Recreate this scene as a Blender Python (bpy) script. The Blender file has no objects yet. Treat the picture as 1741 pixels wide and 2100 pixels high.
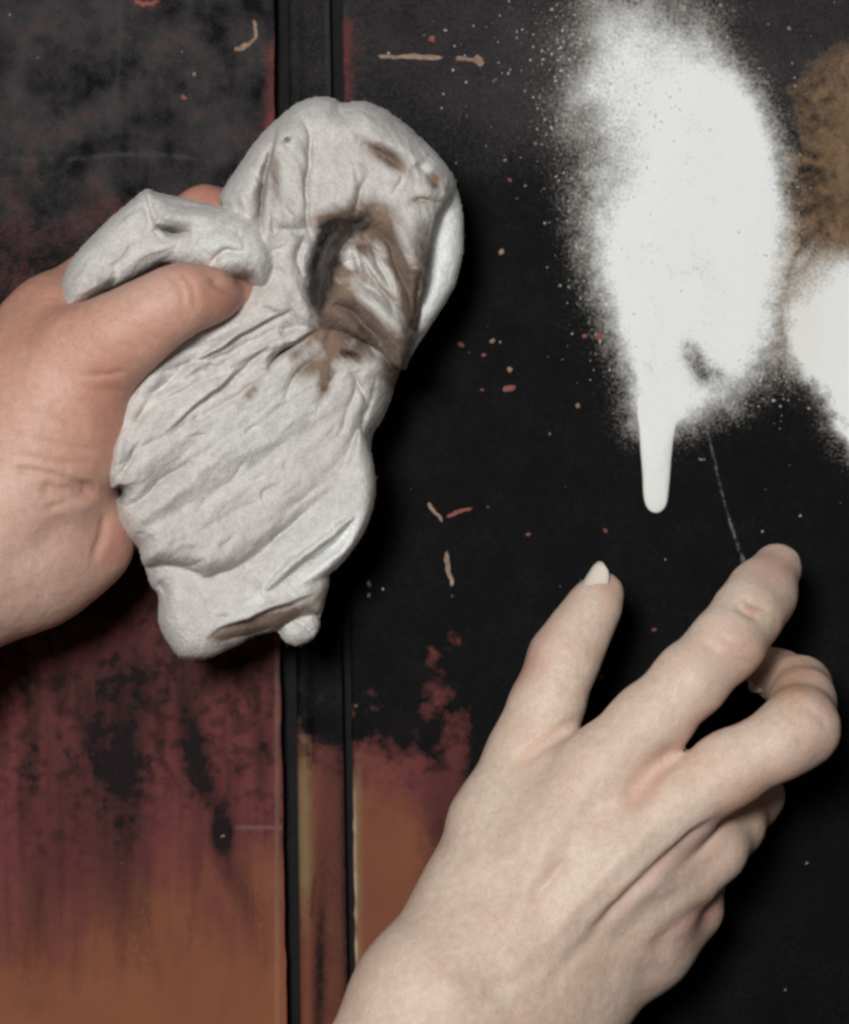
import bpy, math, random
import numpy as np

# ------------------------------------------------------------------ camera, light, exposure
D = 0.90            # camera to panelling, metres
S = 0.00015         # metres per drawing unit on the panelling (the picture is 1741 x 2100 units)
scn = bpy.context.scene
cam_d = bpy.data.cameras.new('camera')
cam = bpy.data.objects.new('camera', cam_d)
scn.collection.objects.link(cam)
cam.location = (0, -D, 0)
cam.rotation_euler = (math.radians(90), 0, 0)
cam_d.sensor_fit = 'VERTICAL'
cam_d.sensor_height = 36
cam_d.lens = 36 * D / (2100 * S)
cam_d.clip_start = 0.01
cam_d.clip_end = 50
cam_d.dof.use_dof = True
cam_d.dof.focus_distance = D - 0.055
cam_d.dof.aperture_fstop = 11
scn.camera = cam

world = bpy.data.worlds.new('World')
scn.world = world
world.use_nodes = True
world.node_tree.nodes['Background'].inputs[0].default_value = (0.93, 0.96, 1.0, 1)
world.node_tree.nodes['Background'].inputs[1].default_value = 0.018

def area(name, loc, target, size, power, col):
    l = bpy.data.lights.new(name, 'AREA')
    l.shape = 'DISK'
    l.size = size
    l.energy = power
    l.color = col
    o = bpy.data.objects.new(name, l)
    scn.collection.objects.link(o)
    o.location = loc
    from mathutils import Vector
    o.rotation_euler = (Vector(target) - Vector(loc)).to_track_quat('-Z', 'Y').to_euler()
    return o
area('key_lamp', (-0.25, -1.52, 0.27), (0, 0, 0), 0.30, 20.5, (1.0, 0.985, 0.965))
area('fill_lamp', (0.75, -1.5, 0.30), (0, 0, 0), 0.7, 0.5, (0.96, 0.98, 1.0))

scn.view_settings.view_transform = 'Standard'
scn.view_settings.look = 'None'
scn.view_settings.gamma = 1
scn.view_settings.exposure = 0
scn.view_settings.use_curve_mapping = False
scn.render.engine = 'CYCLES'
scn.cycles.filter_width = 2.7
scn.cycles.use_denoising = True
scn.cycles.max_bounces = 5
scn.cycles.diffuse_bounces = 3
scn.cycles.adaptive_threshold = 0.02

# ------------------------------------------------------------------ helpers
rng = np.random.default_rng(7)
random.seed(7)
C = scn.collection

def P(u, v, h):
    """drawing units + height above the panelling (mm) -> world metres"""
    f = (D - h * 0.001) / D * S
    return np.array([(u - 870.5) * f, -h * 0.001, (1050 - v) * f])

def PP(u, v, h):
    f = (D - h * 0.001) / D * S
    return np.stack([(u - 870.5) * f, -h * 0.001 + 0 * u, (1050 - v) * f], -1)

def UV(w):
    h = -w[:, 1]
    f = (D - h) / D * S
    return w[:, 0] / f + 870.5, 1050 - w[:, 2] / f

_T = rng.random((256, 256)).astype(np.float32)
def vnoise(x, y):
    xi = np.floor(x).astype(int); yi = np.floor(y).astype(int)
    fx = x - xi; fy = y - yi
    fx = fx * fx * (3 - 2 * fx); fy = fy * fy * (3 - 2 * fy)
    a = _T[xi & 255, yi & 255]; b = _T[(xi + 1) & 255, yi & 255]
    c = _T[xi & 255, (yi + 1) & 255]; d = _T[(xi + 1) & 255, (yi + 1) & 255]
    return (a * (1 - fx) + b * fx) * (1 - fy) + (c * (1 - fx) + d * fx) * fy
def fbm(x, y, o=4, g=0.5):
    s = 0; a = 1; t = 0
    x, y = x * 0.883 - y * 0.469, x * 0.469 + y * 0.883
    for i in range(o):
        s = s + a * vnoise(x + 17.3 * i, y + 9.1 * i); t += a
        a *= g; x, y = (x * 0.80 - y * 0.60) * 2.03, (x * 0.60 + y * 0.80) * 2.03
    return s / t
def sstep(a, b, x):
    t = np.clip((x - a) / (b - a), 0, 1)
    return t * t * (3 - 2 * t)

def smooth_line(pts, n=8, closed=False):
    p = np.array(pts, float); m = len(p); out = []
    rg = range(m if closed else m - 1)
    for i in rg:
        if closed:
            a, b, c, d = p[(i - 1) % m], p[i], p[(i + 1) % m], p[(i + 2) % m]
        else:
            a, b, c, d = p[max(i - 1, 0)], p[i], p[i + 1], p[min(i + 2, m - 1)]
        for k in range(n):
            t = k / n
            out.append(0.5 * ((2 * b) + (c - a) * t + (2 * a - 5 * b + 4 * c - d) * t * t + (3 * b - 3 * c + d - a) * t ** 3))
    if not closed: out.append(p[-1])
    return np.array(out)

def line_dist(u, v, pts, smooth=True):
    """distance, signed side and position 0..1 along a polyline"""
    p = smooth_line(pts, 5) if smooth and len(pts) > 2 else np.array(pts, float)
    best = np.full(u.shape, 1e9); side = np.zeros(u.shape); tt = np.zeros(u.shape)
    seg = np.linalg.norm(np.diff(p, axis=0), axis=1); cum = np.concatenate([[0], np.cumsum(seg)])
    L = max(cum[-1], 1e-6)
    for i in range(len(p) - 1):
        ax, ay = p[i]; dx, dy = p[i + 1] - p[i]; l2 = dx * dx + dy * dy + 1e-9
        t = np.clip(((u - ax) * dx + (v - ay) * dy) / l2, 0, 1)
        ex = u - ax - t * dx; ey = v - ay - t * dy
        d = np.sqrt(ex * ex + ey * ey)
        k = d < best
        best = np.where(k, d, best)
        side = np.where(k, np.sign(dx * ey - dy * ex), side)
        tt = np.where(k, (cum[i] + t * seg[i]) / L, tt)
    return best, side, tt

def poly_sd(u, v, pts):
    """signed distance to a closed polygon (negative inside)"""
    p = np.array(pts, float); q = np.roll(p, -1, 0)
    best = np.full(u.shape, 1e9); ins = np.zeros(u.shape, bool)
    for (ax, ay), (bx, by) in zip(p, q):
        dx, dy = bx - ax, by - ay
        t = np.clip(((u - ax) * dx + (v - ay) * dy) / (dx * dx + dy * dy + 1e-9), 0, 1)
        best = np.minimum(best, np.hypot(u - ax - t * dx, v - ay - t * dy))
        cond = (ay > v) != (by > v)
        xx = ax + (v - ay) * dx / (dy if abs(dy) > 1e-9 else 1e-9)
        ins ^= cond & (u < xx)
    return np.where(ins, -best, best)

def blob(u, v, cu, cv, ru, rv, ang=0):
    a = math.radians(ang); c, s = math.cos(a), math.sin(a)
    x = (u - cu) * c + (v - cv) * s; y = -(u - cu) * s + (v - cv) * c
    return np.exp(-((x / ru) ** 2 + (y / rv) ** 2))

def mesh_obj(name, verts, faces, mat, parent=None, attrs=None, smooth=True):
    me = bpy.data.meshes.new(name)
    verts = np.asarray(verts, np.float32)
    faces = [tuple(f) for f in faces] if not isinstance(faces, np.ndarray) else faces
    if isinstance(faces, np.ndarray):
        n, k = faces.shape
        me.vertices.add(len(verts)); me.vertices.foreach_set('co', verts.ravel())
        me.loops.add(n * k); me.loops.foreach_set('vertex_index', faces.astype(np.int32).ravel())
        me.polygons.add(n)
        me.polygons.foreach_set('loop_start', np.arange(0, n * k, k, dtype=np.int32))
        me.update(calc_edges=True)
    else:
        me.from_pydata(verts.tolist(), [], faces)
    me.validate()
    if attrs:
        for an, av in attrs.items():
            a = me.attributes.new(an, 'FLOAT', 'POINT')
            a.data.foreach_set('value', np.asarray(av, np.float32).ravel())
    me.polygons.foreach_set('use_smooth', np.full(len(me.polygons), smooth))
    me.materials.append(mat)
    o = bpy.data.objects.new(name, me)
    C.objects.link(o)
    o.parent = parent
    return o

def tag(o, label=None, cat=None, group=None, kind=None):
    for k, x in (('label', label), ('category', cat), ('group', group), ('kind', kind)):
        if x: o[k] = x
    return o

# ------------------------------------------------------------------ materials
class NT:
    def __init__(s, name):
        s.m = bpy.data.materials.new(name); s.m.use_nodes = True
        s.t = s.m.node_tree; s.b = s.t.nodes['Principled BSDF']
        s.co = s.n('ShaderNodeTexCoord').outputs['Object']
    def n(s, typ, **k):
        x = s.t.nodes.new(typ)
        for a, b in k.items(): setattr(x, a, b)
        return x
    def put(s, sock, val):
        if isinstance(val, (int, float)): sock.default_value = val
        elif isinstance(val, tuple): sock.default_value = val + (1,) if len(val) == 3 and len(sock.default_value) == 4 else val
        else: s.t.links.new(val, sock)
    def attr(s, name): return s.n('ShaderNodeAttribute', attribute_name=name).outputs['Fac']
    def math(s, op, a, b=0.0, c=None, clamp=False):
        x = s.n('ShaderNodeMath', operation=op, use_clamp=clamp)
        s.put(x.inputs[0], a); s.put(x.inputs[1], b)
        if c is not None: s.put(x.inputs[2], c)
        return x.outputs[0]
    def noise(s, scale, detail=3, rough=0.6, stretch=None, off=0.0, dist=0.0):
        co = s.co
        if stretch or off:
            mp = s.n('ShaderNodeMapping'); s.put(mp.inputs[0], co)
            mp.inputs['Scale'].default_value = stretch or (1, 1, 1)
            mp.inputs['Location'].default_value = (off, off * 0.7, off * 1.3)
            co = mp.outputs[0]
        x = s.n('ShaderNodeTexNoise'); s.put(x.inputs['Vector'], co)
        x.inputs['Scale'].default_value = scale; x.inputs['Detail'].default_value = detail
        x.inputs['Roughness'].default_value = rough; x.inputs['Distortion'].default_value = dist
        return x.outputs['Fac']
    def mix(s, f, a, b):
        x = s.n('ShaderNodeMix', data_type='RGBA')
        s.put(x.inputs[0], f); s.put(x.inputs[6], a); s.put(x.inputs[7], b)
        return x.outputs[2]
    def mul(s, col, f):
        x = s.n('ShaderNodeVectorMath', operation='SCALE')
        s.put(x.inputs[0], col); s.put(x.inputs[3], f)
        return x.outputs[0]
    def thr(s, a, nz, amp, gain):
        """mask a broken up by noise nz"""
        t = s.math('MULTIPLY_ADD', s.math('SUBTRACT', nz, 0.5), amp, a)
        r = s.math('MULTIPLY_ADD', s.math('SUBTRACT', t, 0.5), gain, 0.5, clamp=True)
        return s.math('MULTIPLY', r, s.math('MULTIPLY', a, 7.0, clamp=True))
    def bump(s, h, strength, dist, prev=None):
        x = s.n('ShaderNodeBump'); x.inputs['Strength'].default_value = strength
        x.inputs['Distance'].default_value = dist; s.put(x.inputs['Height'], h)
        if prev is not None: s.put(x.inputs['Normal'], prev)
        return x.outputs[0]
    def done(s, col, rough, spec=0.3, normal=None):
        s.put(s.b.inputs['Base Color'], col); s.put(s.b.inputs['Roughness'], rough)
        s.put(s.b.inputs['Specular IOR Level'], spec)
        if normal is not None: s.put(s.b.inputs['Normal'], normal)
        return s.m

def make_board_mat(name):
    t = NT(name)
    fine = t.noise(1500, 2, 0.7); mid = t.noise(420, 4, 0.7, off=3.1); big = t.noise(70, 4, 0.6, off=7.7)
    vert = t.noise(55, 5, 0.6, (1, 1, 0.6), off=1.9)
    col = t.mix(t.thr(t.attr('grey'), fine, 1.7, 0.9), (0.0020, 0.0018, 0.0021), (0.046, 0.042, 0.043))
    red = t.mix(mid, (0.088, 0.024, 0.029), (0.185, 0.052, 0.046))
    redf = t.thr(t.thr(t.attr('red'), mid, 0.8, 1.1), fine, 0.8, 1.1)
    col = t.mix(redf, col, red)
    br = t.mix(vert, (0.140, 0.045, 0.031), (0.212, 0.078, 0.043))
    br = t.mix(t.math('POWER', t.math('MINIMUM', t.attr('brown'), 1.0), 4.5), br, t.mix(vert, (0.190, 0.067, 0.038), (0.262, 0.096, 0.049)))
    col = t.mix(t.thr(t.thr(t.attr('brown'), mid, 0.5, 1.3), fine, 0.3, 1.4), col, br)
    col = t.mix(t.thr(t.attr('olive'), mid, 0.6, 1.3), col, (0.20, 0.135, 0.070))
    col = t.mix(t.thr(t.thr(t.attr('dark'), mid, 0.7, 1.0), fine, 0.8, 1.0), col, (0.009, 0.006, 0.007))
    tan = t.mix(t.noise(260, 4, 0.7, off=8.8), (0.075, 0.042, 0.024), (0.32, 0.205, 0.12))
    col = t.mix(t.thr(t.thr(t.attr('tan'), mid, 0.8, 0.9), fine, 1.2, 0.9), col, tan)
    wf = t.thr(t.attr('white'), t.noise(1000, 4, 0.85, off=5.5), 1.5, 1.4)
    wf = t.math('MULTIPLY', wf, t.math('MULTIPLY_ADD', t.attr('white'), 0.7, 0.5, clamp=True))
    wcol = t.mix(t.attr('warmw'), (0.86, 0.885, 0.88), (0.72, 0.62, 0.50))
    col = t.mix(wf, col, wcol)
    col = t.mix(t.attr('pale'), col, (0.55, 0.44, 0.30))
    b = t.bump(t.math('MULTIPLY_ADD', fine, 0.4, mid), 0.3, 0.0004)
    return t.done(col, t.math('MULTIPLY_ADD', mid, 0.2, 0.55), 0.08, b)

def make_skin(name, pale, warm, redc):
    t = NT(name)
    n1 = t.noise(60, 4, 0.6); n2 = t.noise(420, 3, 0.6, off=2.2); n3 = t.noise(1700, 2, 0.6, off=4.4)
    base = t.mix(t.thr(t.attr('warm'), n1, 0.8, 1.0), pale, warm)
    base = t.mix(t.math('MULTIPLY', t.thr(t.attr('flush_shade'), n2, 0.7, 1.15), 0.9), base, redc)
    base = t.mul(base, t.math('MULTIPLY_ADD', n2, 0.40, 0.80))
    base = t.mul(base, t.math('MULTIPLY_ADD', n3, 0.44, 0.78))
    vo = t.n('ShaderNodeTexVoronoi', feature='DISTANCE_TO_EDGE'); t.put(vo.inputs['Vector'], t.co)
    vo.inputs['Scale'].default_value = 900
    b = t.bump(t.math('MULTIPLY_ADD', vo.outputs['Distance'], 0.25, n2), 0.42, 0.0006)
    t.b.subsurface_method = 'BURLEY'
    t.put(t.b.inputs['Subsurface Weight'], 0.25)
    t.b.inputs['Subsurface Radius'].default_value = (1.0, 0.36, 0.2)
    t.b.inputs['Subsurface Scale'].default_value = 0.0030
    return t.done(base, t.math('MULTIPLY_ADD', n2, 0.18, 0.42), 0.36, b)

def make_cloth():
    t = NT('worn_cotton')
    n1 = t.noise(45, 4, 0.6); n2 = t.noise(260, 4, 0.65, off=2.7); n3 = t.noise(1400, 2, 0.7, off=6.1)
    base = t.mix(n1, (0.56, 0.53, 0.50), (0.69, 0.665, 0.64))
    base = t.mix(t.attr('whiter'), base, (0.86, 0.88, 0.86))  # mask pulls the cloth towards white on rims and ridges
    base = t.mul(base, t.math('MULTIPLY_ADD', n2, 0.55, 0.72))
    base = t.mul(base, t.math('MULTIPLY_ADD', n3, 0.60, 0.70))
    br = t.mix(t.noise(120, 4, 0.7, off=9.9), (0.045, 0.018, 0.010), (0.30, 0.18, 0.10))
    base = t.mix(t.math('MULTIPLY', t.thr(t.attr('stain'), n2, 0.85, 1.3), 0.88), base, br)
    base = t.mix(t.math('MULTIPLY', t.thr(t.attr('soot_shade'), n2, 0.7, 1.5), 0.93), base, (0.020, 0.013, 0.011))
    w1 = t.n('ShaderNodeTexWave', bands_direction='DIAGONAL'); t.put(w1.inputs['Vector'], t.co)
    w1.inputs['Scale'].default_value = 480; w1.inputs['Distortion'].default_value = 2.5; w1.inputs['Detail'].default_value = 1
    b = t.bump(t.math('MULTIPLY_ADD', n3, 0.30, t.math('MULTIPLY_ADD', w1.outputs['Fac'], 0.10, n2)), 0.75, 0.0011)
    t.b.inputs['Sheen Weight'].default_value = 0.12
    return t.done(base, 0.92, 0.1, b)

M_left = make_board_mat('scuffed_black_lacquer')
M_white = (lambda t: t.done(t.mul(t.mix(t.attr('warmw'), t.mix(t.noise(90, 4, 0.6), (0.80, 0.83, 0.83), (0.87, 0.895, 0.89)), (0.84, 0.84, 0.78)),
          t.math('MULTIPLY_ADD', t.noise(900, 3, 0.7, off=2.0), 0.12, 0.93)), 0.6, 0.3,
          t.bump(t.noise(500, 4, 0.7), 0.35, 0.0004)))(NT('white_paint'))
M_cloth = make_cloth()
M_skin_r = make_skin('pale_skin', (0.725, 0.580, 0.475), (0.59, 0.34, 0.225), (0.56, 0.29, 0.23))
M_skin_l = make_skin('ruddy_skin', (0.640, 0.445, 0.365), (0.59, 0.305, 0.220), (0.52, 0.21, 0.17))
def plain(name, c1, c2, rough, spec=0.3, sc=300):
    t = NT(name); return t.done(t.mix(t.noise(sc, 3, 0.6), c1, c2), rough, spec, t.bump(t.noise(sc * 2, 3, 0.6), 0.3, 0.0003))
M_nail = (lambda t: t.done(t.mix(t.attr('tip'), t.mix(t.noise(200, 3, 0.6), (0.68, 0.50, 0.41), (0.71, 0.56, 0.47)), (0.76, 0.69, 0.60)), 0.4, 0.35))(NT('fingernail'))
M_cream = plain('cream_undercoat', (0.11, 0.055, 0.04), (0.46, 0.34, 0.25), 0.85, 0.15, 520)
M_pink = plain('red_undercoat', (0.15, 0.040, 0.035), (0.34, 0.12, 0.10), 0.75)
M_fleck = plain('spattered_paint', (0.30, 0.25, 0.21), (0.75, 0.73, 0.70), 0.7, 0.2, 120)

# ------------------------------------------------------------------ panelling: two boards and a moulding strip
def edge_l(v): return 562 + 0.004 * v + 0.0000043 * v * v
def edge_r(v): return 702 + 0.0129 * v
def bead_l(v): return 590 + 0.0125 * v
def bead_r(v): return 676 + 0.0185 * v
H_L, H_R, H_S = 6.0, 5.0, 2.6        # front faces, mm above the backing

def vals(lo, hi, step, out):
    a = list(np.arange(lo, hi, step)) + [hi]
    return a
V_FINE = np.concatenate([np.arange(-900, -40, 60), np.arange(-40, 2140, 3.0), np.arange(2140, 3000, 60)])

WHITE_CORE = [(1348, 185), (1400, 150), (1452, 140), (1505, 165), (1548, 215), (1578, 280), (1592, 360), (1600, 450), (1590, 530),
              (1572, 610), (1560, 690), (1535, 750), (1486, 796), (1434, 836), (1392, 860), (1360, 878), (1332, 880), (1314, 862),
              (1304, 800), (1288, 740), (1272, 670), (1254, 600), (1244, 530), (1254, 470), (1280, 420), (1312, 372), (1332, 300), (1340, 240)]
WHITE_SIDE = [(1652, 640), (1700, 600), (1760, 575), (1900, 560), (1960, 700), (1900, 1000), (1800, 950), (1741, 872), (1690, 790), (1640, 740), (1632, 690)]

def masks(u, v, board):
    n1 = fbm(u / 60, v / 60, 5); n2 = fbm(u / 18 + 40, v / 18, 4); nv = fbm(u / 22 + 11, v / 120, 4); nb = fbm(u / 170 + 5, v / 170, 4)
    z = np.zeros_like(u)
    m = dict(grey=z.copy(), red=z.copy(), brown=z.copy(), olive=z.copy(), dark=z.copy(), tan=z.copy(), white=z.copy(), warmw=z.copy(), pale=z.copy())
    if board == 'left':
        up = 1 - sstep(250, 620, v + (u - 280) * 0.25 + (nb - 0.5) * 300)
        m['grey'] = 0.18 + 0.45 * up + (n1 - 0.5) * 1.3 * (0.4 + up) + (n2 - 0.5) * 0.6 * up + (nv - 0.5) * 0.5
        m['grey'] += 0.45 * np.exp(-((v - 322 - 6 * np.sin(u / 60)) / 4.5) ** 2) * sstep(520, 380, u) * (0.4 + 1.2 * (n2 > 0.5))
        m['grey'] += 0.35 * np.exp(-((u - 243 - 3 * np.sin(v / 40)) / 5) ** 2) * sstep(300, 120, v)
        lo = sstep(1130, 1760, v + (nv - 0.5) * 520 + (n1 - 0.5) * 240 + (nb - 0.5) * 200)
        m['red'] = 0.30 * sstep(330, 520, v + (nb - 0.5) * 300) + 0.60 * lo + (n1 - 0.5) * 0.7 + 0.18 * sstep(1150, 1300, v)
        e = 569 - u
        m['red'] = np.maximum(m['red'], (0.95 * np.exp(-(e / (16 + 14 * n1)) ** 2)) * sstep(60, 110, v) * sstep(520, 380, v) + 0.30 * np.exp(-(e / 60) ** 2) * sstep(180, 300, v) * (v < 700) + (n2 - 0.5) * 0.4)
        m['red'] *= (v > 40) 
        m['red'] = np.maximum(m['red'], 0.62 * blob(u, v, 300, 4, 34, 14))
        m['brown'] = sstep(1560, 2080, v + (nv - 0.5) * 200 + (nb - 0.5) * 330 + (n1 - 0.5) * 160 + (u - 300) * 0.20) * 1.02
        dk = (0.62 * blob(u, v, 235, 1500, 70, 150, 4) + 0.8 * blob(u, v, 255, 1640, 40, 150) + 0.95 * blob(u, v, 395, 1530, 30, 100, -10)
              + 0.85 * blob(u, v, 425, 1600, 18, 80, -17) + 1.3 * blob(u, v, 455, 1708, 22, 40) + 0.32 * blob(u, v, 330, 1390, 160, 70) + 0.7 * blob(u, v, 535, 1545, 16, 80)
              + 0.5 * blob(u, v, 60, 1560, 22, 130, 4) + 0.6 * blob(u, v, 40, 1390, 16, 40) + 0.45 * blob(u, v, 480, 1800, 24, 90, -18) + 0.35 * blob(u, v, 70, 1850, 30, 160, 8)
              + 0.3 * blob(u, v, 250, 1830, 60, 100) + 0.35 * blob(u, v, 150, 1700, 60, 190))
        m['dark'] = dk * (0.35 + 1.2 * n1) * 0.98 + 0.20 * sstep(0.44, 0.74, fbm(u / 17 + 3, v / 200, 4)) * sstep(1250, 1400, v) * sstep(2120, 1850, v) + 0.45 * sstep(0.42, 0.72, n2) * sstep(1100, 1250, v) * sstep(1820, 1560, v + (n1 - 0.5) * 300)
        m['pale'] = 0.22 * np.exp(-((v - 1697) / 4) ** 2) * sstep(470, 500, u) * (0.3 + n2 * 0.5)
        m['pale'] = np.maximum(m['pale'], 0.10 * sstep(7, 2.5, np.abs(e - 1)))  # thin highlight painted along the board's right edge
    elif board == 'right':
        up = sstep(430, 60, v + (nb - 0.5) * 260)
        m['grey'] = 0.03 + 0.44 * up + (n1 - 0.5) * 0.45 * (0.25 + up)
        m['grey'] += 0.5 * blob(u, v, 1150, 160, 190, 150) + 0.25 * blob(u, v, 1620, 120, 100, 160)
        e = u - edge_r(v)
        m['red'] = 0.85 * np.exp(-(e / 26) ** 2) * sstep(10, 50, v) * sstep(260, 200, v) + 0.42 * blob(u, v, 800, 80, 90, 130) + 0.25 * blob(u, v, 930, 190, 60, 110) + (n2 - 0.5) * 0.35 - 0.32
        b0 = 1450 + 60 * blob(u, v, 800, 0, 60, 9000)
        lo = sstep(-60, 130, v - b0 + (n1 - 0.5) * 300 + (n2 - 0.5) * 120) * sstep(1010, 935, u + (n1 - 0.5) * 60 + sstep(1450, 1700, v) * 20)
        lo = np.maximum(lo, (0.95 * blob(u, v, 895, 1335, 62, 38, -40) + 0.8 * blob(u, v, 932, 1280, 20, 40) + 0.8 * blob(u, v, 905, 1420, 60, 45)) * np.clip(0.2 + 1.9 * (n1 - 0.35) + 1.2 * (n2 - 0.5), 0, 1.1))
        m['red'] = np.maximum(m['red'], lo * 1.27 - 0.32)
        m['brown'] = sstep(1480, 1720, v + (n1 - 0.5) * 260 - e * 0.28) * sstep(985, 890, u + (n1 - 0.5) * 70) * 0.88
        m['olive'] = 0.9 * np.exp(-((e - 8) / 11) ** 2) * sstep(1500, 1640, v) * (0.35 + 0.9 * fbm(u / 30, v / 45, 3)) 
        m['pale'] = 0.75 * np.exp(-((e - 3) / 3.2) ** 2) * sstep(1560, 1660, v) * np.clip(fbm(u / 400, v / 38, 3) * 1.9 - 0.35, 0, 1)
        m['dark'] = 0.5 * blob(u, v, 830, 1500, 50, 40) * n1 * 2 + 0.62 * blob(u, v, 915, 1780, 46, 220) + 0.6 * blob(u, v, 870, 1380, 60, 14, 30)
        m['tan'] = 0.98 * sstep(1610, 1730, u + (n2 - 0.5) * 130) * sstep(60, 140, v - (1741 - u) * 0.5) * sstep(640, 560, v) + 0.45 * blob(u, v, 1625, 470, 50, 90) + 0.4 * blob(u, v, 1600, 620, 35, 120)
        m['tan'] *= np.clip(0.60 + 0.75 * n1 + 0.6 * (n2 - 0.5), 0, 1.1)
        d = poly_sd(u, v, smooth_line(WHITE_CORE, 4, True))
        ang = np.arctan2(v - 450, u - 1420)
        # sharp on the right and below, a long powdery tail to the upper left
        tail = 13 + 12 * n1 + 75 * blob(u, v, 1270, 170, 170, 200) + 40 * blob(u, v, 1230, 420, 90, 170) + 40 * blob(u, v, 1600, 640, 60, 160) + 22 * blob(u, v, 1500, 830, 80, 60)
        w = np.where(d < -24, 0.96 + 0.30 * (n1 - 0.45) + 0.12 * (n2 - 0.5), np.exp(-(np.maximum(d + 24, 0) / (tail + 24)) ** 1.25))
        w = w + (n2 - 0.5) * 0.35 * sstep(0.02, 0.3, w) * sstep(1.0, 0.8, w)
        w = w * (1 - 0.75 * blob(u, v, 1425, 738, 22, 42, -30) * (0.3 + 1.2 * n2)) * (1 - 0.6 * blob(u, v, 1462, 776, 32, 26) * (0.3 + 1.2 * n2))
        w = 1 - (1 - np.minimum(w, 1)) * (1 - np.clip(0.62 * blob(u, v, 1350, 80, 125, 150) * (0.35 + 1.1 * n1), 0, 1)) + np.maximum(w - 1, 0); w = 1 - (1 - np.minimum(w, 1)) * (1 - np.clip(0.44 * blob(u, v, 1245, 160, 135, 240) * (0.40 + 1.0 * n1), 0, 1)) + np.maximum(w - 1, 0)
        d2 = poly_sd(u, v, smooth_line(WHITE_SIDE, 4, True)) + (n1 - 0.5) * 50 + (n2 - 0.5) * 30
        w2 = np.exp(-np.maximum(d2, 0) / (26 + 30 * blob(u, v, 1640, 660, 60, 120) + 70 * blob(u, v, 1700, 560, 140, 60))) 
        w = np.maximum(w, w2)
        w = np.maximum(w, 0.55 * blob(u, v, 1640, 540, 22, 60, 40))
        dl, _, tt = line_dist(u, v, [(1445, 860), (1462, 930), (1480, 1010), (1502, 1085), (1528, 1160)])
        w = np.maximum(w, np.exp(-(dl / (3.0 + 4.5 * np.exp(-tt * 14) + 4 * np.exp(-(1 - tt) * 9))) ** 2) * (0.12 + 0.30 * n2))
        m['white'] = np.clip(w, 0, 1.15)
        m['warmw'] = np.clip(0.55 * sstep(0.75, 0.2, w) + 0.3 * blob(u, v, 1640, 600, 60, 200), 0, 1)
    else:
        e = (u - bead_l(v)) / (bead_r(v) - bead_l(v))
        m['grey'] = 0.05 + 0.30 * sstep(400, 100, v) + (n1 - 0.5) * 0.4 + 0.3 * np.exp(-((e - 0.93) / 0.06) ** 2) * sstep(400, 200, v)
        lo = sstep(1470, 1585, v + (n1 - 0.5) * 130 - 40 * e)
        m['red'] = lo * 0.9 + (n2 - 0.5) * 0.25
        m['brown'] = lo * (0.45 + 0.35 * n1)
        m['olive'] = lo * np.exp(-((e - 0.12) / 0.20) ** 2) * (0.55 + 0.8 * fbm(u / 30, v / 60, 3)) * sstep(2050, 1800, v + 150 * n1)  # olive band painted along the bead as its highlight
        m['dark'] = 0.35 * lo * sstep(0.3, 0.8, e) + 0.75 * blob(u, v, 655, 2000, 14, 240, 1) * (0.5 + n1) + 0.55 * np.exp(-((e - 1.0) / 0.10) ** 2) * lo
        dl, _, tt = line_dist(u, v, [(640, 1880), (642, 1840), (648, 1800), (664, 1785), (682, 1793), (689, 1818)])
        m['dark'] = np.maximum(m['dark'], 0.50 * np.exp(-(dl / 5) ** 2))
    return m

panel = bpy.data.objects.new('panelling', None)
C.objects.link(panel)
panel.location = (0, 0, 0)
tag(panel, 'dark lacquered wooden panelling, black above and worn red-brown below, behind both hands', 'panelling')

def sheet(name, cols_u, heights, board, ufun):
    """a vertical board whose columns follow ufun(k, v); heights in mm per column"""
    nv, nu = len(V_FINE), len(cols_u)
    Vg, K = np.meshgrid(V_FINE, np.arange(nu), indexing='ij')
    Ug = ufun(np.asarray(cols_u)[K], Vg)
    Hg = np.asarray(heights)[K].astype(float)
    m = masks(Ug.ravel(), Vg.ravel(), board)
    Hg = Hg + (fbm(Ug / 90, Vg / 300, 3) - 0.5) * 0.35 * (Hg > 1.5)
    W = PP(Ug.ravel(), Vg.ravel(), Hg.ravel())
    idx = np.arange(nv * nu).reshape(nv, nu)
    F = np.stack([idx[:-1, :-1], idx[1:, :-1], idx[1:, 1:], idx[:-1, 1:]], -1).reshape(-1, 4)
    # closed behind by a back sheet so that the board has a real thickness
    return mesh_obj(name, W, F, M_left, panel, m)

# left board: from far left to its rounded right edge, then down the side into the gap
cu = list(np.arange(-1500, -40, 60)) + list(np.arange(-40, 561, 3.0)) + [561.5, 562, 562, 562]
hh = [H_L] * (len(cu) - 4) + [H_L - 0.15, H_L - 0.5, H_L - 3, -2.0]
LU = 562.0
board_l = sheet('board', cu, hh, 'left', lambda c, v: np.where(c > -40, c + (edge_l(v) - LU) * sstep(-40, 562, c) + (fbm(v / 34, 0 * v + 4.4, 4) - 0.5) * 5 * sstep(540, 562, c), c))
tag(board_l, 'scuffed black board turning red-brown towards its foot')
# right board
cu = [702, 702, 702.5, 704] + list(np.arange(707, 1790, 3.0)) + list(np.arange(1800, 3300, 60))
hh = [-2.0, H_R - 2.5, H_R - 0.5, H_R - 0.12] + [H_R] * (len(cu) - 4)
board_r = sheet('board', cu, hh, 'right', lambda c, v: c + (edge_r(v) - 702) * sstep(1500, 702, c) + (fbm(v / 30, 0 * v + 8.4, 4) - 0.5) * 5 * sstep(724, 702, c))
tag(board_r, 'black board with white sprayed paint, worn red-brown low on its left')
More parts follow.
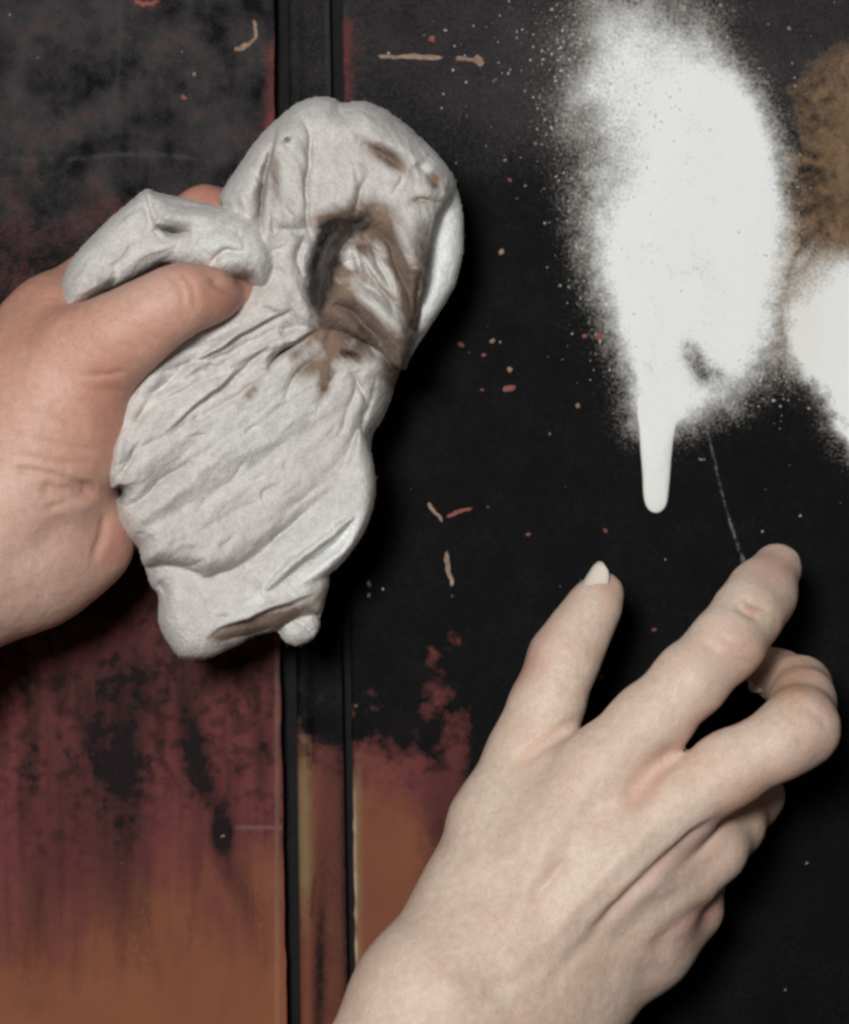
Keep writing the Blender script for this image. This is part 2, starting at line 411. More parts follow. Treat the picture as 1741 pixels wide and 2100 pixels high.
# moulding strip with a bead on its left
ee = np.linspace(0, 1, 36)
prof = [-2.0] + [0.6 + (H_S - 0.6) * math.sqrt(max(0, 1 - ((x - 0.22) / 0.22) ** 2)) if x < 0.22 else (H_S - 0.5 * sstep(0.22, 0.42, np.array(x)) - 0.2 + 0.2 * math.cos(x * 6)) for x in ee] + [-2.0]
prof = [float(p) for p in prof]
cu = [0.0] + list(ee) + [1.0]
strip = sheet('moulding_strip', cu, prof, 'strip', lambda c, v: bead_l(v) + c * (bead_r(v) - bead_l(v)))
tag(strip, 'narrow beaded moulding strip between the boards, black above, brown below')
# backing behind the gaps
M_back = plain('dark_backing', (0.006, 0.006, 0.007), (0.016, 0.015, 0.016), 0.8, 0.15)
bk = [P(-1500, 3000, -2.2), P(3240, 3000, -2.2), P(3240, -900, -2.2), P(-1500, -900, -2.2)]
bk2 = [b + np.array([0, 0.012, 0]) for b in bk]
mesh_obj('backing', bk + bk2, [(0, 1, 2, 3), (7, 6, 5, 4), (0, 4, 5, 1), (1, 5, 6, 2), (2, 6, 7, 3), (3, 7, 4, 0)], M_back, panel, smooth=False)

# ------------------------------------------------------------------ paint relief on the right board
def film(name, outline, center, thick, h0, mat, parent, nr=14, jit=0, rimp=6, attrs=None, thin=None):
    o = smooth_line(outline, 10, True)
    n = len(o)
    if jit:
        k = np.arange(n); nn = fbm(k * 0.55, 3.3 + 0 * k, 3) - 0.5
        dirs = o - np.array(center); dirs /= np.linalg.norm(dirs, axis=1)[:, None]
        o = o + dirs * (nn * jit)[:, None]
    rs = np.sin(np.linspace(0, 1, nr) * math.pi / 2)[1:]
    pts = [np.array([center])] + [np.array(center) + r * (o - np.array(center)) for r in rs]
    hs = [np.array([thick])] + [np.full(n, thick * (max(0, 1 - r ** rimp)) ** 0.5) for r in rs]
    uv = np.concatenate(pts); h = np.concatenate(hs)
    h = h * (0.75 + 0.5 * fbm(uv[:, 0] / 30, uv[:, 1] / 30, 4))
    if thin is not None: h = h * thin(uv[:, 0], uv[:, 1])
    W = PP(uv[:, 0], uv[:, 1], h0 + h)
    F = [(0, 1 + (i + 1) % n, 1 + i) for i in range(n)]
    for j in range(len(rs) - 1):
        a = 1 + j * n; b = a + n
        F += [(a + i, a + (i + 1) % n, b + (i + 1) % n, b + i) for i in range(n)]
    at = attrs(uv[:, 0], uv[:, 1]) if attrs else None
    return mesh_obj(name, W, [f[::-1] for f in F], mat, parent, at)

DRIP = [(1308, 800), (1345, 780), (1392, 800), (1396, 840), (1388, 868), (1382, 896), (1377, 940), (1373, 990), (1368, 1030), (1358, 1047), (1344, 1052), (1329, 1044),
        (1320, 1020), (1317, 970), (1313, 920), (1311, 880), (1305, 840)]
dr = film('paint_drip', DRIP, (1346, 900), 1.5, H_R - 0.12, M_white, board_r, 16, 0, 3,
     lambda u, v: dict(warmw=np.clip(0.9 * sstep(880, 1000, v) * 0.5 + 0.6 * sstep(1335, 1315, u), 0, 1)), thin=lambda u, v: 0.12 + 0.88 * sstep(830, 960, v))
tag(dr, 'thick run of white paint with a rounded end')

# spatter: thousands of tiny flecks nobody could count
def flecks(name, n, dens, parent, lo=1.2, hi=4.5):
    V = []; F = []; k = 0; tries = 0
    while k < n and tries < 400000:
        tries += 1
        u = random.uniform(740, 1775); v = random.uniform(-30, 1250)
        if random.random() > dens(u, v): continue
        r = lo + (hi - lo) * random.random() ** 3.2
        b = len(V)
        V.append(P(u, v, H_R + 0.25 + 0.1 * r))
        ns = 7
        for i in range(ns):
            a = i / ns * 2 * math.pi; rr = r * random.uniform(0.7, 1.25)
            V.append(P(u + rr * math.cos(a), v + rr * math.sin(a) * 1.1, H_R - 0.2))
        F += [(b, b + 1 + (i + 1) % ns, b + 1 + i) for i in range(ns)]
        k += 1
    return mesh_obj(name, V, F, M_fleck, parent)
def g(u, v, cu, cv, ru, rv): return math.exp(-((u - cu) / ru) ** 2 - ((v - cv) / rv) ** 2)
fl = flecks('paint_spatter', 1700, lambda u, v: 0.9 * g(u, v, 1270, 150, 110, 190) + 0.55 * g(u, v, 1215, 430, 60, 180) + 0.25 * g(u, v, 1150, 120, 160, 160) + 0.3 * g(u, v, 1610, 450, 40, 260) + 0.4 * g(u, v, 1560, 790, 70, 60)
            + 0.35 * g(u, v, 1250, 700, 30, 90) + 0.003, board_r, 0.9, 3.6)
tag(fl, kind='stuff')

# single chips where the undercoat shows
def chip(pts, mat, parent, h0, th=0.10):
    p = smooth_line(pts, 3, True) if len(pts) > 3 else np.array(pts, float)
    p = p + rng.normal(0, 0.8, p.shape)
    n = len(p); c = p.mean(0)
    V = [P(c[0], c[1], h0 + th)] + [P(a, b, h0 + th * 0.9) for a, b in (c + 0.7 * (p - c))] + [P(a, b, h0 - 0.25) for a, b in p]
    F = [(0, 1 + (i + 1) % n, 1 + i) for i in range(n)] + [(1 + i, 1 + (i + 1) % n, 1 + n + (i + 1) % n, 1 + n + i) for i in range(n)]
    return mesh_obj('paint_chip', V, F, mat, parent)
def spot(u, v, r, mat, parent, h0, e=1.0, a=0.0):
    pts = []
    for k in range(6):
        t = k / 6 * 2 * math.pi; rr = 0.85 * r * random.uniform(0.55, 1.3)
        x, y = rr * math.cos(t) * e, rr * math.sin(t)
        pts.append((u + x * math.cos(a) - y * math.sin(a), v + x * math.sin(a) + y * math.cos(a)))
    return chip(pts, mat, parent, h0)
def dash(line, w, mat, parent, h0):
    p = smooth_line(line, 5) if len(line) > 2 else np.array(line, float)
    d = np.gradient(p, axis=0); d /= np.linalg.norm(d, axis=1)[:, None] + 1e-9
    nrm = np.stack([-d[:, 1], d[:, 0]], 1); p = p + nrm * rng.normal(0, w * 0.16, len(p))[:, None]; ww = w * np.interp(np.linspace(0, 1, len(p)), np.linspace(0, 1, 5), 0.55 + 0.6 * rng.random(5))
    ww[0] *= 0.15; ww[-1] *= 0.15; ww *= np.clip(np.sin(np.linspace(0.12, 0.88, len(p)) * math.pi) * 1.5, 0.3, 1)
    a = p + nrm * (ww * (0.6 + 0.6 * rng.random(len(p))))[:, None]; b = p - nrm * (ww * (0.6 + 0.6 * rng.random(len(p))))[:, None]
    n = len(p); V = [P(x, y, h0 + 0.07) for x, y in a] + [P(x, y, h0 + 0.07) for x, y in b]
    V += [P(*(x + (x - m) * 0.4), h0 - 0.25) for x, m in zip(a, p)] + [P(*(x + (x - m) * 0.4), h0 - 0.25) for x, m in zip(b, p)]
    F = []
    for i in range(n - 1):
        F += [(i, i + 1, n + i + 1, n + i), (2 * n + i, 2 * n + i + 1, i + 1, i), (n + i, n + i + 1, 3 * n + i + 1, 3 * n + i)]
    F += [(0, n, 3 * n, 2 * n), (n - 1, 3 * n - 1, 4 * n - 1, 2 * n - 1)]
    return mesh_obj('paint_chip', V, F, mat, parent, smooth=False)
B = board_r
for (u, v, r, mt, e, a) in [(1027, 516, 9, M_cream, 1, 0), (1045, 369, 7, M_pink, 1.4, .6), (1078, 381, 4, M_cream, 1, 0), (1010, 700, 8, M_cream, 1, 0), (945, 706, 7, M_pink, 1.5, .5),
        (991, 727, 7, M_pink, 1, 0), (1044, 760, 9, M_cream, 1, 1), (1045, 797, 10, M_pink, 2.2, 0.1), (988, 798, 5, M_pink, 1.2, 0), (1186, 832, 6, M_cream, 1.2, 0), (1228, 690, 12, M_pink, 1.2, 1), (1200, 687, 6, M_pink, 1.5, 0),
        (757, 1197, 8, M_cream, 1, 0), (757, 1222, 7, M_cream, 1.2, -.4), (1083, 1097, 6, M_pink, 1.3, .6), (1240, 1089, 6, M_pink, 1.5, .3), (1341, 1291, 7, M_pink, 1.1, .7), (1231, 1388, 7, M_pink, 1.2, .4),
        (711, 1448, 5, M_cream, 1, 0), (928, 1222, 4, M_pink, 1, 0), (1128, 890, 4, M_cream, 1, 0), (1098, 295, 5, M_cream, 1, 0), (1035, 328, 5, M_cream, 1.3, 0), (982, 124, 13, M_cream, 1.3, 0.4), (1478, 10, 6, M_cream, 1, 0.3),
        (1463, 44, 8, M_cream, 1, 0.5), (1618, 58, 7, M_cream, 1, 0), (1640, 318, 6, M_cream, 1, 0), (1000, 1040, 4, M_pink, 1, 0), (885, 80, 9, M_pink, 1.4, 0), (1452, 876, 5, M_cream, 1, 0), (1440, 942, 4, M_cream, 2.6, 0), (1610, 2030, 4, M_cream, 1, 0), (1655, 1770, 4, M_cream, 1, 0)]:
    if u < edge_r(v) + 6: u = edge_r(v) + 10
    spot(u, v, r, mt, B, H_R, e, a)
dash([(775, 114), (815, 117), (860, 116), (908, 118)], 4.6, M_cream, B, H_R)
dash([(934, 119), (960, 121), (982, 126)], 5.5, M_cream, B, H_R)
dash([(878, 1030), (892, 1050), (908, 1070)], 4.6, M_cream, B, H_R)
dash([(916, 1060), (940, 1050), (968, 1042)], 4, M_pink, B, H_R)
dash([(916, 1130), (920, 1165), (927, 1203)], 5, M_cream, B, H_R)
dash([(945, 225), (940, 250)], 4, M_pink, B, H_R)
dash([(521, 40), (524, 72), (510, 90), (480, 103)], 5.6, M_cream, board_l, H_L)
dash([(333, 191), (358, 193), (384, 202)], 4, M_pink, board_l, H_L)
dash([(275, 3), (300, 8), (328, 2)], 6, M_pink, board_l, H_L)
for (u, v, r, mt) in [(398, 151, 6, M_cream), (372, 106, 4, M_cream), (352, 78, 4, M_cream), (84, 578, 5, M_cream), (250, 1770, 4, M_pink), (457, 1715, 5, M_cream), (20, 30, 4, M_cream), (78, 118, 5, M_pink)]:
    spot(u, v, r, mt, board_l, H_L)

# ------------------------------------------------------------------ hands: one continuous skin each, grown from tapered bones
def round_cone(X, a, b, ra, rb):
    ba = b - a; l2 = float(ba @ ba); rr = ra - rb; a2 = l2 - rr * rr; il2 = 1.0 / l2
    pa = X - a
    y = pa @ ba; z = y - l2
    q = pa * l2 - y[..., None] * ba
    x2 = (q * q).sum(-1)
    y2 = y * y * l2; z2 = z * z * l2
    k = np.sign(rr) * rr * rr * x2
    d = (np.sqrt(x2 * a2 * il2) + y * rr) * il2 - ra
    c1 = np.sign(z) * a2 * z2 > k
    c2 = np.sign(y) * a2 * y2 < k
    return np.where(c1, np.sqrt(x2 + z2) * il2 - rb, np.where(c2, np.sqrt(x2 + y2) * il2 - ra, d))

def smin(a, b, k):
    h = np.maximum(k - np.abs(a - b), 0) / k
    return np.minimum(a, b) - h * h * k * 0.25

def grow(groups, vox, web_k, join_k):
    """groups: [(prims, k)]; the first is the palm and arm, the others fingers. prim = (a, b, ra, rb) metres"""
    pts = np.array([p for gr, _ in groups for pr in gr for p in (pr[0], pr[1])])
    rad = max(max(pr[2], pr[3]) for gr, _ in groups for pr in gr)
    lo = pts.min(0) - rad - 0.006; hi = pts.max(0) + rad + 0.006
    n = np.ceil((hi - lo) / vox).astype(int) + 1
    ax = [(lo[i] + vox * np.arange(n[i])).astype(np.float64) for i in range(3)]
    BIG = 0.05
    def field(prims, k):
        f = np.full(n, BIG, np.float32)
        for a, b, ra, rb in prims:
            pad = max(ra, rb) + 0.018
            i0 = np.maximum(((np.minimum(a, b) - pad - lo) / vox).astype(int), 0)
            i1 = np.minimum(((np.maximum(a, b) + pad - lo) / vox).astype(int) + 2, n)
            sl = tuple(slice(i0[i], i1[i]) for i in range(3))
            X = np.stack(np.meshgrid(*[ax[i][sl[i]] for i in range(3)], indexing='ij'), -1)
            f[sl] = smin(f[sl], round_cone(X, a, b, ra, rb).astype(np.float32), k)
        return f
    palm = field(*groups[0])
    tot = palm
    for gr, k in groups[1:]:
        tot = smin(tot, smin(field(gr, k), palm, web_k), join_k)
    return tot, lo, vox

def surface_nets(f, lo, vox):
    s = f < 0
    nx, ny, nz = f.shape
    cnt = np.zeros((nx - 1, ny - 1, nz - 1), np.int8)
    for i in (0, 1):
        for j in (0, 1):
            for k in (0, 1):
                cnt += s[i:nx - 1 + i, j:ny - 1 + j, k:nz - 1 + k]
    act = (cnt > 0) & (cnt < 8)
    I = np.argwhere(act)
    vid = np.full(act.shape, -1, np.int64); vid[act] = np.arange(len(I))
    cor = np.array([(i, j, k) for i in (0, 1) for j in (0, 1) for k in (0, 1)])
    val = np.stack([f[I[:, 0] + c[0], I[:, 1] + c[1], I[:, 2] + c[2]] for c in cor], 1)
    acc = np.zeros((len(I), 3)); wn = np.zeros(len(I))
    for a in range(8):
        for b in range(a + 1, 8):
            if np.abs(cor[a] - cor[b]).sum() != 1: continue
            x = (val[:, a] < 0) != (val[:, b] < 0)
            t = np.where(x, val[:, a] / np.where(x, val[:, a] - val[:, b], 1), 0)
            acc += np.where(x[:, None], cor[a] + t[:, None] * (cor[b] - cor[a]), 0); wn += x
    V = lo + vox * (I + acc / wn[:, None])
    F = []
    for axs in range(3):
        o1, o2 = [(1, 2), (2, 0), (0, 1)][axs]
        sl0 = [slice(None)] * 3; sl1 = [slice(None)] * 3
        sl0[axs] = slice(0, -1); sl1[axs] = slice(1, None)
        ch = s[tuple(sl0)] != s[tuple(sl1)]
        E = np.argwhere(ch)
        ok = (E[:, o1] > 0) & (E[:, o2] > 0) & (E[:, o1] < f.shape[o1] - 1) & (E[:, o2] < f.shape[o2] - 1)
        E = E[ok]
        inside = s[E[:, 0], E[:, 1], E[:, 2]]
        q = []
        for d1, d2 in ((0, 0), (-1, 0), (-1, -1), (0, -1)):
            c = E.copy(); c[:, o1] += d1; c[:, o2] += d2
            q.append(vid[c[:, 0], c[:, 1], c[:, 2]])
        q = np.stack(q, 1)
        q = np.where(inside[:, None], q, q[:, ::-1])
        F.append(q)
    return V, np.concatenate(F)

def vert_normals(V, F):
    fn = np.cross(V[F[:, 2]] - V[F[:, 0]], V[F[:, 3]] - V[F[:, 1]])
    N = np.zeros_like(V)
    for k in range(4): np.add.at(N, F[:, k], fn)
    return N / (np.linalg.norm(N, axis=1)[:, None] + 1e-12)

def relax(V, F, it):
    E = np.concatenate([F[:, [0, 1]], F[:, [1, 2]], F[:, [2, 3]], F[:, [3, 0]]])
    deg = np.bincount(E.ravel(), minlength=len(V)).astype(float)
    for i in range(it):
        for lam in (0.5, -0.52):
            A = np.zeros_like(V)
            np.add.at(A, E[:, 0], V[E[:, 1]]); np.add.at(A, E[:, 1], V[E[:, 0]])
            V = V + lam * (A / deg[:, None] - V)
    return V

MM = 0.001
def chain(pts):
    """pts: (u, v, h, r_mm)"""
    q = [(P(u, v, h), r * MM) for u, v, h, r in pts]
    return [(q[i][0], q[i + 1][0], q[i][1], q[i + 1][1]) for i in range(len(q) - 1)]

def build_hand(name, groups, strokes, warm, flush_shade, mat, vox=0.0009):
    f, lo, vx = grow(groups, vox, 0.007, 0.0012)
    V, F = surface_nets(f, lo, vx)
    V = relax(V, F, 4)
    N = vert_normals(V, F)
    if (N * (V - V.mean(0))).sum() < 0:
        F = F[:, ::-1]; N = -N
    u, v = UV(V)
    front = sstep(0.25, -0.15, N[:, 1])
    disp = np.zeros(len(V))
    for pts, w, amp in strokes:
        d, _, t = line_dist(u, v, pts)
        disp += amp * 1.25 * np.exp(-(d / w) ** 2) * np.clip(np.minimum(t, 1 - t) * 5 + 0.15, 0, 1)
    disp += (fbm(u / 26, v / 26, 3) - 0.5) * 0.35 + (fbm(u / 70 + 9, v / 70, 2) - 0.5) * 0.8
    V = V + N * (disp * front * MM)[:, None]
    at = dict(warm=warm(u, v, N), flush_shade=flush_shade(u, v, N))
    o = mesh_obj(name, V, F, mat, None, at)
    sb = o.modifiers.new('smooth', 'SUBSURF'); sb.levels = 0; sb.render_levels = 1
    return o

def nail(name, c, axis, normal, width, length, parent, mat, sag=0.0032, thick=0.0006):
    a = np.array(axis, float); a /= np.linalg.norm(a)
    nn = np.array(normal, float); nn -= a * (nn @ a); nn /= np.linalg.norm(nn)
    sd = np.cross(a, nn)
    V = []; nu, nw = 13, 11
    for lay in (0, 1):
        for i in range(nu):
            s = i / (nu - 1)
            wv = width * 0.5 * (0.80 + 0.2 * math.sin(min(s * 1.6, 1) * math.pi / 2)) * math.sqrt(max(0.02, 1 - max(0, (s - 0.62) / 0.38) ** 2.6 * 0.93)) * math.sqrt(min(1, 0.35 + s * 4))
            for j in range(nw):
                x = -1 + 2 * j / (nw - 1)
                V.append(c + a * (s - 0.5) * length + sd * x * wv - nn * (sag * x * x * (wv / (width * 0.5)) ** 2 + 0.0014 * (s - 0.45) ** 2) - nn * thick * lay)
    F = []
    L = nu * nw
    for i in range(nu - 1):
        for j in range(nw - 1):
            q = (i * nw + j, i * nw + j + 1, (i + 1) * nw + j + 1, (i + 1) * nw + j)
            F.append(q); F.append(tuple(L + k for k in q[::-1]))
    ring = [j for j in range(nw)] + [i * nw + nw - 1 for i in range(1, nu)] + [(nu - 1) * nw + j for j in range(nw - 2, -1, -1)] + [i * nw for i in range(nu - 2, 0, -1)]
    for k in range(len(ring)):
        F.append((ring[k], L + ring[k], L + ring[(k + 1) % len(ring)], ring[(k + 1) % len(ring)]))
    tip = [float(sstep(0.35, 0.78, np.array(i / (nu - 1)))) for _ in (0, 1) for i in range(nu) for _j in range(nw)]
    return mesh_obj(name, V, F, mat, parent, dict(tip=tip))

# ---- the reaching hand (right)
palm = chain([(560, 2640, 92, 25), (707, 2392, 90, 23), (890, 2060, 84, 20.5)]) + chain([(730, 2760, 88, 25), (860, 2480, 86, 22.5), (1030, 2155, 78, 20)])
palm += chain([(890, 2060, 84, 20), (985, 1960, 78, 15), (1120, 1740, 76, 12.5), (1225, 1585, 74, 11.5)])           # index metacarpal
palm += chain([(930, 2090, 82, 20), (1060, 1960, 80, 14.5), (1260, 1770, 79, 12), (1375, 1655, 78, 11)])            # middle
palm += chain([(985, 2120, 80, 20), (1130, 2010, 74, 14), (1340, 1850, 68, 11.5), (1455, 1740, 64, 9.3)])           # ring
palm += chain([(1030, 2155, 78, 20), (1180, 2040, 66, 14.5), (1320, 1935, 58, 12), (1408, 1860, 52, 9.5)])          # little
palm += chain([(1000, 2000, 66, 18), (1150, 1830, 58, 16), (1300, 1700, 58, 13)])                                  # palm pad
palm += chain([(965, 1960, 72, 15), (1000, 1850, 66, 15), (1030, 1700, 62, 13.5), (1082, 1560, 60, 11.3)])           # thumb metacarpal
palm += chain([(890, 2060, 80, 20), (985, 1850, 70, 15.5)])
palm += chain([(985, 1900, 68, 15), (1090, 1720, 64, 14), (1130, 1620, 62, 11)])                                    # web
thumb = chain([(1080, 1560, 60, 10.8), (1120, 1450, 58, 9.8), (1157, 1350, 56, 9.3), (1194, 1286, 53, 7.5), (1222, 1238, 50, 6.3), (1238, 1210, 48, 5.0)])
index = chain([(1225, 1585, 74, 11.0), (1330, 1485, 76, 10.6), (1416, 1394, 76, 9.7), (1490, 1321, 72, 9.8), (1535, 1257, 64, 9.3), (1562, 1220, 56, 9.2), (1594, 1166, 46, 7.4)])
middle = chain([(1375, 1655, 78, 11), (1500, 1575, 80, 9.9), (1592, 1528, 80, 9.3), (1640, 1494, 76, 10.5), (1648, 1440, 62, 8.6), (1640, 1411, 50, 8.4), (1600, 1388, 38, 6.9), (1562, 1366, 30, 6.3)])
ring = chain([(1455, 1740, 64, 9.3), (1500, 1692, 52, 8.7), (1545, 1634, 36, 8.2), (1520, 1600, 22, 7.8), (1470, 1600, 16, 7.0)])
little = chain([(1408, 1860, 52, 9.5), (1426, 1810, 40, 7.9), (1440, 1755, 24, 7.6), (1400, 1730, 15, 6.8), (1370, 1740, 14, 6.2)])
R_STROKES = [([(1475, 1680), (1420, 1722), (1330, 1800), (1270, 1860), (1215, 1910)], 13, -1.7), ([(1500, 1690), (1430, 1760), (1330, 1850)], 22, 0.9),
             ([(1395, 1525), (1360, 1560), (1325, 1600), (1290, 1660)], 24, -1.2), ([(1470, 1850), (1400, 1900), (1330, 1965)], 24, -1.3),
             ([(1350, 1690), (1240, 1790), (1130, 1920)], 20, 0.8), ([(1165, 1760), (1120, 1810), (1085, 1850)], 14, -0.8), ([(1200, 1620), (1110, 1760), (1040, 1900)], 24, 0.55),
             ([(1195, 1472), (1130, 1515), (1062, 1568)], 15, -1.3), ([(1250, 1890), (1180, 1960), (1120, 2030)], 16, -0.5), ([(1130, 1965), (1060, 2010), (985, 2040)], 22, -0.6),
             ([(1508, 1240), (1530, 1258), (1560, 1268)], 7, -0.5), ([(1520, 1222), (1545, 1242), (1578, 1248)], 6, -0.35), ([(1440, 1310), (1480, 1345), (1540, 1362)], 8, -0.35), ([(1462, 1290), (1505, 1322), (1560, 1338)], 7, -0.3),
             ([(1100, 1340), (1150, 1352), (1200, 1372)], 7, -0.35), ([(1092, 1372), (1140, 1386), (1190, 1402)], 7, -0.3), ([(1640, 1440), (1680, 1470), (1700, 1500)], 10, -0.3),
             ([(900, 1990), (980, 2070), (1060, 2110)], 30, 0.5)]
def r_warm(u, v, N):
    return np.clip(0.16 + 0.6 * blob(u, v, 1630, 1400, 60, 60) + 0.55 * blob(u, v, 1580, 1650, 90, 80) + 0.2 * blob(u, v, 1550, 1330, 60, 120, 30) + 0.22 * blob(u, v, 1130, 2060, 200, 70, -40), 0, 1)
def r_flush_shade(u, v, N):
    ln = 0  # browner strokes on creases and finger edges stand in for shade
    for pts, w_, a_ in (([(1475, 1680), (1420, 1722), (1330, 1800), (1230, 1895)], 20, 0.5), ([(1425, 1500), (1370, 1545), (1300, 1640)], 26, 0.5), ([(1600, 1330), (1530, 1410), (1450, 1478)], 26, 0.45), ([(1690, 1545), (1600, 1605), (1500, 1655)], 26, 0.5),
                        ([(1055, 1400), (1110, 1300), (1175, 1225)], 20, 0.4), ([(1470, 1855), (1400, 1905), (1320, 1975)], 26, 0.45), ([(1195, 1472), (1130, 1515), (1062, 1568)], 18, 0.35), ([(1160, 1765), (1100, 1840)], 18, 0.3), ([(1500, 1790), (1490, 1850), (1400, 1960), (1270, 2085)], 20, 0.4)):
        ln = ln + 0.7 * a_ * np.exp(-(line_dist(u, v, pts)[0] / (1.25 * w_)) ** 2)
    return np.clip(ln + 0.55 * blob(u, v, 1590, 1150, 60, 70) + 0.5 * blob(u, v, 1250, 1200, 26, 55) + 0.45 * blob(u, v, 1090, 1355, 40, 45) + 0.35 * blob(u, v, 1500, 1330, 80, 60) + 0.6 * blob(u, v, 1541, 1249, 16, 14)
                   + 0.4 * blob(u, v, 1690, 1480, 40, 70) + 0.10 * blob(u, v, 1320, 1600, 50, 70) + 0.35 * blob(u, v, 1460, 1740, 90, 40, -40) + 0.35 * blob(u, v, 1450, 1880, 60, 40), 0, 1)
hand_r = build_hand('hand', [(palm, 0.0085), (thumb, 0.006), (index, 0.005), (middle, 0.005), (ring, 0.005), (little, 0.005)], R_STROKES, r_warm, r_flush_shade, M_skin_r)
tag(hand_r, 'bare pale hand reaching up with thumb and forefinger spread, other fingers curled', 'hand', 'pair of hands')
ta = P(1238, 1150, 46) - P(1186, 1240, 51)
tn = nail('thumbnail', P(1199, 1200, 54.3), ta, (-0.64, -0.68, 0.36), 0.0088, 0.0175, hand_r, M_nail)
tag(tn, 'long pale thumbnail')
ia = P(1612, 1128, 38) - P(1560, 1222, 56)
nail('fingernail', P(1612, 1148, 45.0), ia, (0.80, -0.05, 0.60), 0.0100, 0.0105, hand_r, M_nail)
ma = P(1555, 1372, 30) - P(1632, 1412, 50)
nail('fingernail', P(1566, 1386, 39), ma, (-0.1, -0.55, 0.8), 0.0090, 0.0100, hand_r, M_nail)

# ---- the hand that grips the rag (left)
palm = chain([(-620, 1560, 66, 30), (-300, 1330, 66, 27), (-70, 1130, 64, 22)]) + chain([(-560, 1380, 62, 28), (-300, 1180, 62, 25), (-90, 1010, 58, 22)])
palm += chain([(-90, 1010, 56, 22), (20, 830, 50, 16), (110, 690, 46, 13.5), (195, 605, 40, 11.5)])        # index metacarpal
palm += chain([(-80, 1050, 54, 20), (80, 860, 40, 15), (215, 720, 32, 11)])
palm += chain([(-70, 1090, 54, 20), (90, 960, 38, 15), (230, 850, 26, 11)])
palm += chain([(-70, 1130, 58, 22), (90, 1080, 42, 16), (220, 980, 26, 11)])
palm += chain([(-20, 1060, 66, 21), (55, 985, 66, 19.5), (100, 870, 66, 19), (165, 745, 72, 14.5)])          # thenar
palm += chain([(-70, 1150, 62, 21), (60, 1140, 58, 17), (178, 1110, 54, 12.6)])                                # heel of the palm
palm += chain([(40, 800, 58, 15), (130, 680, 56, 12.5)])                                                       # web
thumb = chain([(165, 745, 72, 14), (245, 690, 78, 11.4), (318, 643, 82, 9.0), (376, 611, 81, 8.1), (430, 607, 76, 6.0), (515, 604, 57, 4.8)])
index = chain([(195, 605, 40, 11), (310, 505, 28, 9), (425, 446, 22, 8.8), (530, 470, 17, 7.6), (590, 520, 16, 6.6)])
middle = chain([(215, 720, 32, 11), (370, 600, 20, 9), (500, 560, 16.5, 8.6), (620, 610, 16, 7.5), (660, 660, 16, 6.6)])
ring = chain([(230, 850, 26, 11), (370, 770, 18, 9), (510, 735, 16, 8.4), (610, 790, 15.5, 7.4), (650, 840, 15.5, 6.4)])
little = chain([(220, 980, 26, 11), (340, 930, 18, 8.5), (450, 900, 15.5, 7.6), (530, 945, 14.5, 6.6), (560, 985, 14.5, 5.8)])
L_STROKES = [([(20, 962), (100, 972), (190, 1002)], 9, -0.8), ([(80, 1000), (140, 1008), (205, 1004)], 16, -1.6), ([(90, 1045), (160, 1025), (205, 1012)], 9, -0.7), ([(0, 930), (90, 945), (170, 960)], 8, -0.4),
             ([(165, 768), (205, 770), (262, 762)], 7, -0.4), ([(190, 795), (225, 800), (255, 805)], 9, -0.3), ([(60, 900), (130, 915), (205, 925)], 8, -0.45), ([(215, 1050), (210, 1100), (190, 1150)], 10, -0.7),
             ([(345, 560), (372, 590), (380, 640)], 8, -0.4), ([(372, 556), (395, 590), (402, 636)], 8, -0.4), ([(430, 570), (455, 588), (490, 604)], 9, -0.8), ([(150, 1060), (80, 1120), (0, 1180)], 30, -0.7),
             ([(180, 880), (120, 840), (60, 830)], 10, -0.3)]
def l_warm(u, v, N):
    return np.clip(0.80 - 0.42 * sstep(880, 1150, v) - 0.25 * blob(u, v, 30, 960, 100, 200) + 0.30 * blob(u, v, 235, 800, 60, 130) + 0.3 * blob(u, v, 60, 640, 90, 70) + 0.35 * blob(u, v, 440, 620, 60, 30) - 0.3 * blob(u, v, 290, 600, 110, 50, -30)
                   + 0.3 * blob(u, v, 235, 1120, 60, 70), 0, 1)
def l_flush(u, v, N):
    return np.clip(0.7 * blob(u, v, 470, 620, 40, 26) + 0.3 * blob(u, v, 380, 570, 50, 40) + 0.6 * blob(u, v, 250, 1130, 40, 60) + 0.45 * blob(u, v, 220, 830, 40, 90) + 0.35 * blob(u, v, 190, 1010, 50, 20) + 0.8 * blob(u, v, 430, 405, 50, 40), 0, 1)
hand_l = build_hand('hand', [(palm, 0.012), (thumb, 0.007), (index, 0.005), (middle, 0.005), (ring, 0.005), (little, 0.005)], L_STROKES, l_warm, l_flush, M_skin_l)
tag(hand_l, 'ruddy bare hand gripping the crumpled rag, thumb pressed into the cloth', 'hand', 'pair of hands')

# ------------------------------------------------------------------ the rag
def wrinkle(u, v, ang, fx, fy, seed):
    """long soft pleats running along ang (degrees, picture plane)"""
    a = math.radians(ang); c, s = math.cos(a), math.sin(a)
    x = u * c + v * s; y = -u * s + v * c
    wy = y + (fbm(u / 90 + seed, v / 90, 2) - 0.5) * 60
    n = fbm(x / fx + seed, wy / fy + seed * 2, 2)
    return 1 - np.abs(2 * n - 1) * 2

